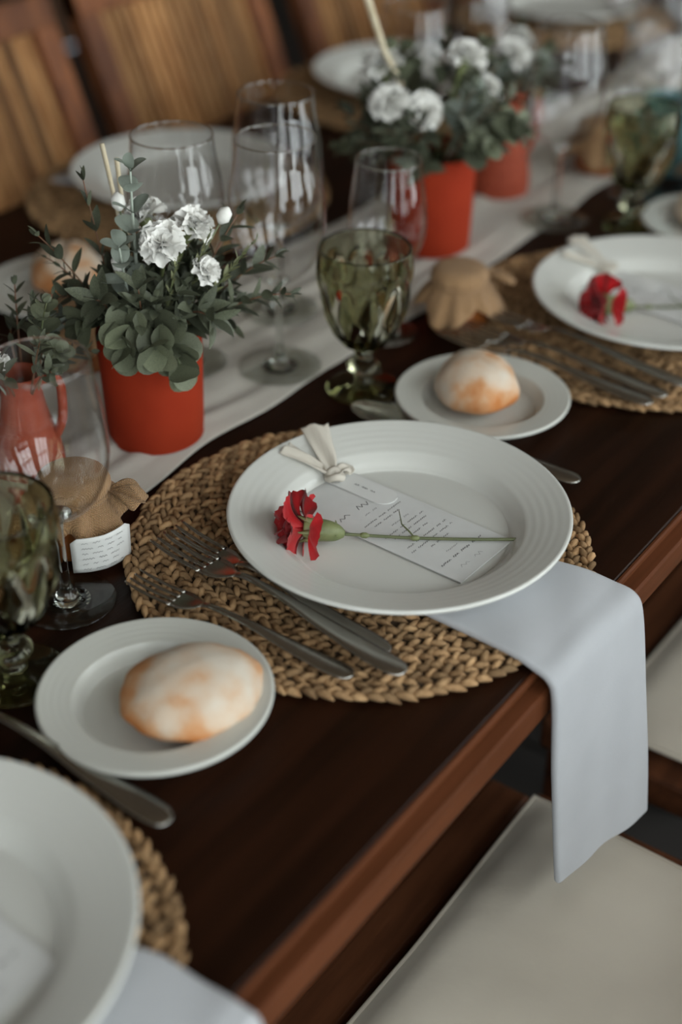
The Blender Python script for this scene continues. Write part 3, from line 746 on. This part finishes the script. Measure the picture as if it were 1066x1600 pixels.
# ------------------------------------------------------------------ foliage
def leaf_mesh(name, wf, pt, m, curl=.18, n=9, rnd_=False):
    """unit-long leaf along +Y; wf width ratio; pt tip sharpness"""
    V, F = [], []
    for i in range(n):
        t = i/(n-1) if not rnd_ else .5-.5*math.cos(PI*i/(n-1))
        w_ = (wf*.5*math.sqrt(max(0,1-(2*t-1)**2)) if rnd_ else wf*.5*(math.sin(PI*min(1, t**pt)))**.75) if 0 < i < n-1 else .012
        z = curl*(t-.5)**2*-1 + curl*.25
        for s in (-1,-.5,0,.5,1): V.append((s*w_, t, z + .10*w_*abs(s)*1.6))
    for i in range(n-1):
        for k in range(4): F.append((i*5+k, i*5+k+1, (i+1)*5+k+1, (i+1)*5+k))
    return me(name, V, F, m)
LM = {'p': [leaf_mesh('leaf', .40, .85, LEAF_D, c) for c in (.12,.3)],
      'r': [leaf_mesh('leaf', .98, 1.0, LEAF_R, c, 9, True) for c in (.15,.30)],
      's': [leaf_mesh('leaf', .85, .95, LEAF_S, c, 9, True) for c in (.2,.45)],
      'y': [leaf_mesh('leaf', .30, .9, LEAF_Y, c) for c in (.1,.3)],
      'n': [leaf_mesh('leaf', .26, .9, LEAF_D, c) for c in (.1,.3)]}
STM = {'p': STEMR, 'r': STEMM, 's': STEMY, 'y': STEMM, 'n': STEMR}
def sprig(root, p0, p1, kind, R, nodes=7, size=.024, start=.35, bow_=.02, angle=62, r0=.0011, taper=.55, tip=True, stalk='sprig', acc=None):
    p0, p1 = Vector(p0), Vector(p1); mid = (p0+p1)/2 + Vector((0,0,bow_)) + Vector((R.uniform(-.006,.006),R.uniform(-.006,.006),0))
    pts = bez(p0, mid, p1, 12)
    tb_ = tube(pts, [r0*(1-.55*i/11) for i in range(12)], 6)
    if acc is not None: acc.append(tb_)
    st = ob(stalk, me(stalk, *tb_, STM[kind]), root) if acc is None else None
    roll0 = R.uniform(0, PI)
    def lf(pos, dirv, nrm, L_):
        y = dirv.normalized(); z = (nrm - y*nrm.dot(y)); 
        if z.length < 1e-4: z = y.orthogonal()
        z.normalize(); x = y.cross(z)
        Mx = Matrix(((x.x,y.x,z.x,pos.x),(x.y,y.y,z.y,pos.y),(x.z,y.z,z.z,pos.z),(0,0,0,1))) @ Matrix.Scale(L_,4)
        lm = R.choice(LM[kind])
        if acc is not None: acc.append(([Mx @ q.co for q in lm.vertices], [tuple(q.vertices) for q in lm.polygons])); return
        o = ob('leaf', lm, st); o.matrix_basis = Mx
    for k in range(nodes):
        t = start+(1-start)*k/max(1,nodes-1)*.97; q = t*11; i = min(10, int(q)); pos = pts[i].lerp(pts[i+1], q-i)
        tg = (pts[min(11,i+1)]-pts[max(0,i-1)]).normalized(); a = tg.orthogonal().normalized(); b = tg.cross(a)
        ph = roll0 + k*PI/2*.92
        L_ = size*(1-taper*max(0,(t-start)/(1-start))**1.5)*R.uniform(.85,1.15)
        for s in (0, PI):
            d = a*math.cos(ph+s)+b*math.sin(ph+s); an = math.radians(angle+R.uniform(-14,14)-18*t)
            lf(pos, tg*math.cos(an)+d*math.sin(an)+Vector((0,0,R.uniform(-.12,.05))), tg*.9+Vector((0,0,.35))-d*.2, L_)
    if tip: lf(pts[-1], (pts[-1]-pts[-2]), Vector((0,0,1)), size*(1-taper)*.9)
    return st
def bloom(root, pos, axis, R, s=1.0, stem_from=None):
    """white carnation head as a part, its petals as sub-parts"""
    pos = Vector(pos); ax = Vector(axis).normalized(); st = pos-ax*.030*s
    base = Vector(stem_from) if stem_from else Vector((0,0,.0))
    h = ob('white_carnation', me('white_carnation', *tube([base, base.lerp(st,.6), st, st+ax*.010*s, st+ax*.022*s], [.0014,.0014,.002,.0062*s,.0070*s], 10), GREENC), root)
    petals(h, frame(st+ax*.016*s, ax), WP, [(5,8,.78*s),(7,26,.88*s),(8,48,.92*s),(7,74,.92*s)], R)
    return h
def bud(root, pos, R, s=1.0, stem_from=(0,0,0)):
    pos = Vector(pos); b = Vector(stem_from); ax = (pos-b).normalized()
    v1 = tube([b, pos-ax*.008], [.0008,.0008], 6)
    o = ob('flower_bud', me('flower_bud', *v1, STEMM), root)
    v2 = tube([pos-ax*.008*s, pos-ax*.003*s, pos+ax*.004*s, pos+ax*.008*s], [.002*s,.0062*s,.0058*s,.0015*s], 10)
    ob('bud_tip', me('bud_tip', *v2, WHITEP), o)
def bouquet(loc, label):
    return thing('eucalyptus_bouquet', label, 'flower bouquet', loc, 0, 'eucalyptus and white carnation bouquets')
# --- main bouquet, origin in the pot at rim height minus 2.5 cm (local z 0 = 0.085 above the pot foot)
R = random.Random(11); ZB = .085
b1 = bouquet((POT1[0], POT1[1], POT1[2]+ZB), 'eucalyptus and white carnation bouquet in the terracotta pot at left')
def l1(x, y, z): return Vector((x, y, z-ZB))
def s1(tipp, kind, **k):
    tp = l1(*tipp); d = Vector((tp.x, tp.y, 0)); d = d*(.022/max(.022, d.length))
    return sprig(b1, Vector((d.x, d.y, .006)), tp, kind, R, **k)
s1((-.026,.037,.246), 'p', nodes=5, size=.027, start=.40, bow_=.0, angle=40)
s1((-.066,.056,.204), 'p', nodes=5, size=.028, start=.46, bow_=.020)
s1((-.050,.072,.176), 'n', nodes=9, size=.013, start=.5, bow_=.03)
s1((-.010,-.003,.258), 's', nodes=6, size=.023, start=.45, bow_=0, angle=70, r0=.0022, taper=.35)
s1((-.040,-.012,.202), 's', nodes=4, size=.023, start=.55, bow_=.0, angle=75, r0=.002, taper=.2)
s1((.034,-.100,.206), 'y', nodes=11, size=.013, start=.45, bow_=.01, angle=45)
s1((.010,-.070,.212), 'y', nodes=9, size=.012, start=.5, bow_=.01, angle=45)
s1((-.022,-.060,.196), 'y', nodes=9, size=.012, start=.45, bow_=.0, angle=45)
s1((.058,-.116,.150), 'p', nodes=8, size=.024, start=.40, bow_=.030)
s1((.064,-.056,.208), 'p', nodes=6, size=.034, start=.42, bow_=.01)
s1((.078,-.085,.170), 'p', nodes=6, size=.032, start=.42, bow_=.025)
s1((.044,-.062,.108), 'p', nodes=6, size=.033, start=.4, bow_=.045)
s1((.075,-.035,.150), 'n', nodes=8, size=.018, start=.45, bow_=.03)
s1((-.058,.048,.146), 'p', nodes=6, size=.030, start=.4, bow_=.03)
s1((-.060,.020,.128), 'r', nodes=5, size=.023, start=.5, bow_=.035, taper=.1)
s1((-.064,-.004,.160), 'p', nodes=5, size=.032, start=.45, bow_=.025, taper=.2)
s1((-.063,-.030,.122), 'r', nodes=5, size=.026, start=.5, bow_=.040, taper=.1)
s1((-.050,-.054,.124), 'r', nodes=5, size=.027, start=.5, bow_=.040, taper=.1)
s1((-.034,-.066,.104), 'r', nodes=5, size=.027, start=.5, bow_=.045, taper=.1)
s1((-.004,-.078,.140), 'p', nodes=5, size=.032, start=.5, bow_=.04, taper=.1)
s1((-.046,-.036,.172), 'p', nodes=4, size=.032, start=.5, bow_=.01, taper=.2)
fill = []
for k in range(46):                                    # dense dark leaves in the heart of the bunch, past counting
    a = k*2.4; rr = .018+.048*math.sqrt(R.random())
    s1((rr*math.cos(a)+.006, rr*math.sin(a)-.014, .135+.075*R.random()*(1.15-rr/.07)), 'ppn'[k % 3], nodes=5, size=.031, start=.4, bow_=.012, acc=fill)
tag(ob('dense_foliage', me('dense_foliage', *join(*fill), LEAF_D), b1), kind='stuff')
bloom(b1, l1(-.012,-.034,.204), (-.5,-.35,.8), R, .88)
bloom(b1, l1(.028,-.038,.208), (.15,-.45,.9), R, .85)
bloom(b1, l1(.018,.016,.210), (-.2,.2,1), R, .9)
bloom(b1, l1(.014,-.062,.176), (-.1,-.8,.7), R, .6)
for p in ((.042,-.058,.213), (.074,-.060,.155), (-.004,.020,.222), (-.030,.000,.180)): bud(b1, l1(*p), R, 1.0)
for (a, b) in (((.012,.049,.262),.0013), ((.020,.041,.249),.0013)):
    tp = l1(*a); ob('dried_stalk', me('dried_stalk', *tube(bez((.004,.010,0), (.006,.022,.08), tp, 10), [.0010+.0012*i/9 for i in range(10)], 7), CREAMST), b1)
# --- the others
def auto_bouquet(loc, label, seed, H_, spread, n, blooms, leaf=1.0):
    R = random.Random(seed); b = bouquet(loc, label)
    for k in range(n):
        a = k*2.399+R.uniform(-.3,.3); u = (k+.5)/n; rr = spread*(.35+.65*math.sqrt(u))*R.uniform(.85,1.1)
        z = H_*(1.0-.75*u)*R.uniform(.8,1.15); kd = R.choice('pprrsn') if k % 3 else 'p'
        q = Vector((rr*math.cos(a), rr*math.sin(a), z)); d = Vector((q.x,q.y,0))*(.016/max(rr,.016))
        sprig(b, Vector((d.x,d.y,.0)), q, kd, R, nodes=5, size=.024*leaf, start=.4, bow_=.02)
    for p, ax, s in blooms: bloom(b, p, ax, R, s)
    return b
auto_bouquet((JUG1[0], JUG1[1], JUG1[2]+.080), 'leafy eucalyptus sprigs in the terracotta jug at the left edge', 41, .090, .062, 20, [((-.03,-.005,.040),(-.4,-.2,.8),.6)], .85)
b2 = auto_bouquet((POT2[0], POT2[1], POT2[2]+.092), 'blurred bouquet with white carnations in the second terracotta pot', 52, .135, .115, 36,
    [((-.078,.012,.098),(-.6,-.1,.6),.95), ((-.050,-.018,.086),(-.5,-.5,.6),.95), ((.020,-.030,.135),(.2,-.3,.9),1.0), ((-.040,.050,.125),(-.4,.2,.9),1.0), ((.045,-.045,.095),(.4,-.4,.7),.8)], 1.45)
ob('dried_stalk', me('dried_stalk', *tube([(-.010,.008,.05),(-.050,.036,.14),(-.066,.050,.20),(-.078,.060,.26)], [.0022,.0036,.0042,.0026], 8), CREAMST), b2)
auto_bouquet((JUG2[0], JUG2[1], JUG2[2]+.110), 'far blurred bouquet with pale blooms in the upper terracotta jug', 63, .085, .080, 20,
    [((-.02,-.02,.075),(-.3,-.3,.8),1.0), ((.03,.0,.08),(.3,0,.9),.9), ((-.04,.03,.06),(-.5,.3,.7),.9)], 1.0)

# ------------------------------------------------------------------ teal cup seen past the far goblet
t = thing('teal_cup', 'blurred teal ceramic cup behind the far green goblet', 'cup', (.955,.372,TZ))
ob('cup_body', me('cup_body', *lathe(smoothprof([(.0003,.0005),(.030,.0005),(.036,.006),(.039,.05),(.041,.092),(.0395,.0935),(.038,.091),(.035,.05),(.031,.010),(.0003,.008)], 4), 48, False), TEAL), t)
ob('handle', me('handle', *tube(smoothprof([(.038,0,.075),(.055,0,.078),(.064,0,.060),(.056,0,.036),(.037,0,.030)], 5), .0045, 10), TEAL), t)

# ------------------------------------------------------------------ chairs
def slat_chair():
    t = thing('slatted_chair', '', 'chair', (0,0,0), 0, 'high slatted wooden chairs')
    # local: sitter looks toward -Y (table at -Y); seat front edge at y=0
    bbox('seat_board', WOOD_C, t, -.215,.215, -.01,.44, .415,.445, w=.006)
    for x in (-.19,.19):
        bbox('leg', WOOD_C, t, x-.02,x+.02, .005,.045, 0,.415, w=.004)
        bbox('leg', WOOD_C, t, x-.02,x+.02, .385,.425, 0,.415, w=.004)
        bbox('stretcher', WOOD_C, t, x-.012,x+.012, .045,.385, .16,.19, w=.003)
    bbox('front_rail', WOOD_C, t, -.19,.19, .008,.03, .34,.415, w=.003)
    lean = Matrix.Translation((0,.400,.445)) @ Matrix.Rotation(-math.radians(22),4,'X')
    def bar(name, m, x0, x1, y0, y1, z0, z1):
        v, f = xform(box(x0,x1,y0,y1,z0,z1), lean); return bev(ob(name, me(name, v, f, m, False), t), .003, 2)
    HB = .475
    for x in (-.195,.195): bar('stile', WOOD_C, x-.022,x+.022, -.016,.016, -.03,HB)
    bar('top_rail', WOOD_C, -.217,.217, -.018,.018, HB-.05,HB)
    bar('lower_rail', WOOD_C, -.175,.175, -.012,.012, .03,.075)
    n = 17; wd = .340/n
    for k in range(n):
        x = -.170+wd*(k+.5); bar('slat', WOOD_S, x-wd*.36, x+wd*.36, -.007+.0015*(k % 2), .007, .06,HB-.04)
    return t
sc_, used = slat_chair(), []
for x, lb in ((.515, 'high slatted wooden chair across the table at the left edge'), (1.000, 'high slatted wooden chair across the table, middle one with golden slats'),
              (1.525, 'high slatted wooden chair across the table behind the second bouquet'), (2.045, 'high slatted wooden chair at the far end across the table')):
    place(sc_, used, (x, .735, 0), 0, lb, 'high slatted wooden chairs')
def cushion_mesh(wx, wy, h):
    n = 26
    def fn(u, t):
        x = (u-.5)*2; y = (t-.5)*2; e = (1-abs(x)**6)*(1-abs(y)**6)
        z = h*(.5+.5*e**.35) + .0018*math.sin(x*3.1+y*2)*e + .0012*math.sin(x*9+4*math.sin(y*2.2))*e
        k = 1-.018*(1-abs(y))*abs(x)**4; k2 = 1-.018*(1-abs(x))*abs(y)**4
        return (x*wx/2*k, y*wy/2*k2, z)
    top = grid(fn, n, n)
    bot = grid(lambda u, t: (lambda p: (p[0], p[1], h-p[2]+.0))(fn(u, t)), n, n)
    V = top[0]+bot[0]; o = n*n; F = list(top[1])+[tuple(i+o for i in q[::-1]) for q in bot[1]]
    b = [i for i in range(n)]+[n*j+n-1 for j in range(1,n)]+[n*(n-1)+i for i in range(n-2,-1,-1)]+[n*j for j in range(n-2,0,-1)]
    for i in range(len(b)):
        c = b[i]; d = b[(i+1) % len(b)]; F.append((c, c+o, d+o, d))
    rimv = [Vector(top[0][i]) for i in b]; return V, F, [Vector((p.x,p.y,h*.5)) for p in rimv]
def pad_chair(loc, label):
    """near-side chair, sitter looks toward +Y; seat front at local y=0"""
    t = thing('padded_chair', label, 'chair', loc, 0, 'wooden chairs with cream seat pads')
    for nm, b_ in (('front_rail', (-.225,.225,-.035,.012,.395,.435)), ('back_rail', (-.225,.225,-.475,-.430,.395,.435)), ('side_rail', (-.235,-.195,-.43,-.035,.395,.435)), ('side_rail', (.195,.235,-.43,-.035,.395,.435))):
        bbox(nm, WOOD_P, t, *b_, w=.006)
    bbox('seat_board', WOOD_P, t, -.2,.2,-.435,-.03,.405,.425)
    for x in (-.205,.205):
        for y in (-.018,-.452): bbox('leg', WOOD_P, t, x-.02,x+.02,y-.02,y+.02,-.02,.395, w=.004)
    lean = Matrix.Translation((0,-.455,.435)) @ Matrix.Rotation(math.radians(20),4,'X')
    def bar(name, m, *q):
        v, f = xform(box(*q), lean); bev(ob(name, me(name, v, f, m, False), t), .003, 2)
    for x in (-.205,.205): bar('stile', WOOD_P, x-.02,x+.02,-.015,.015,-.01,.43)
    bar('top_rail', WOOD_P, -.225,.225,-.016,.016,.38,.43)
    for k in range(9): bar('slat', WOOD_S, -.185+k*.0415,-.185+k*.0415+.030,-.006,.006,.0,.385)
    return t
def seat_pad(loc, label):
    V, F, rim = cushion_mesh(.425,.425,.042)
    t = thing('seat_pad', label, 'cushion', loc, 0, 'cream cotton seat pads')
    ob('pad', me('pad', V, F, CUSH), t)
    rim = rim+[rim[0]]; ob('piping', me('piping', *tube(rim, .0028, 6, False), CUSH), t); return t
for x, a, b in ((-.136, 'wooden chair under the large cream seat pad at the bottom right', 'large cream cotton seat pad below the hanging napkin'),
                (.415, 'wooden chair at the right edge beyond the hanging napkin', 'cream cotton seat pad at the right edge beyond the hanging napkin')):
    pad_chair((x, .105, .02), a); seat_pad((x, -.150, .4465), b)
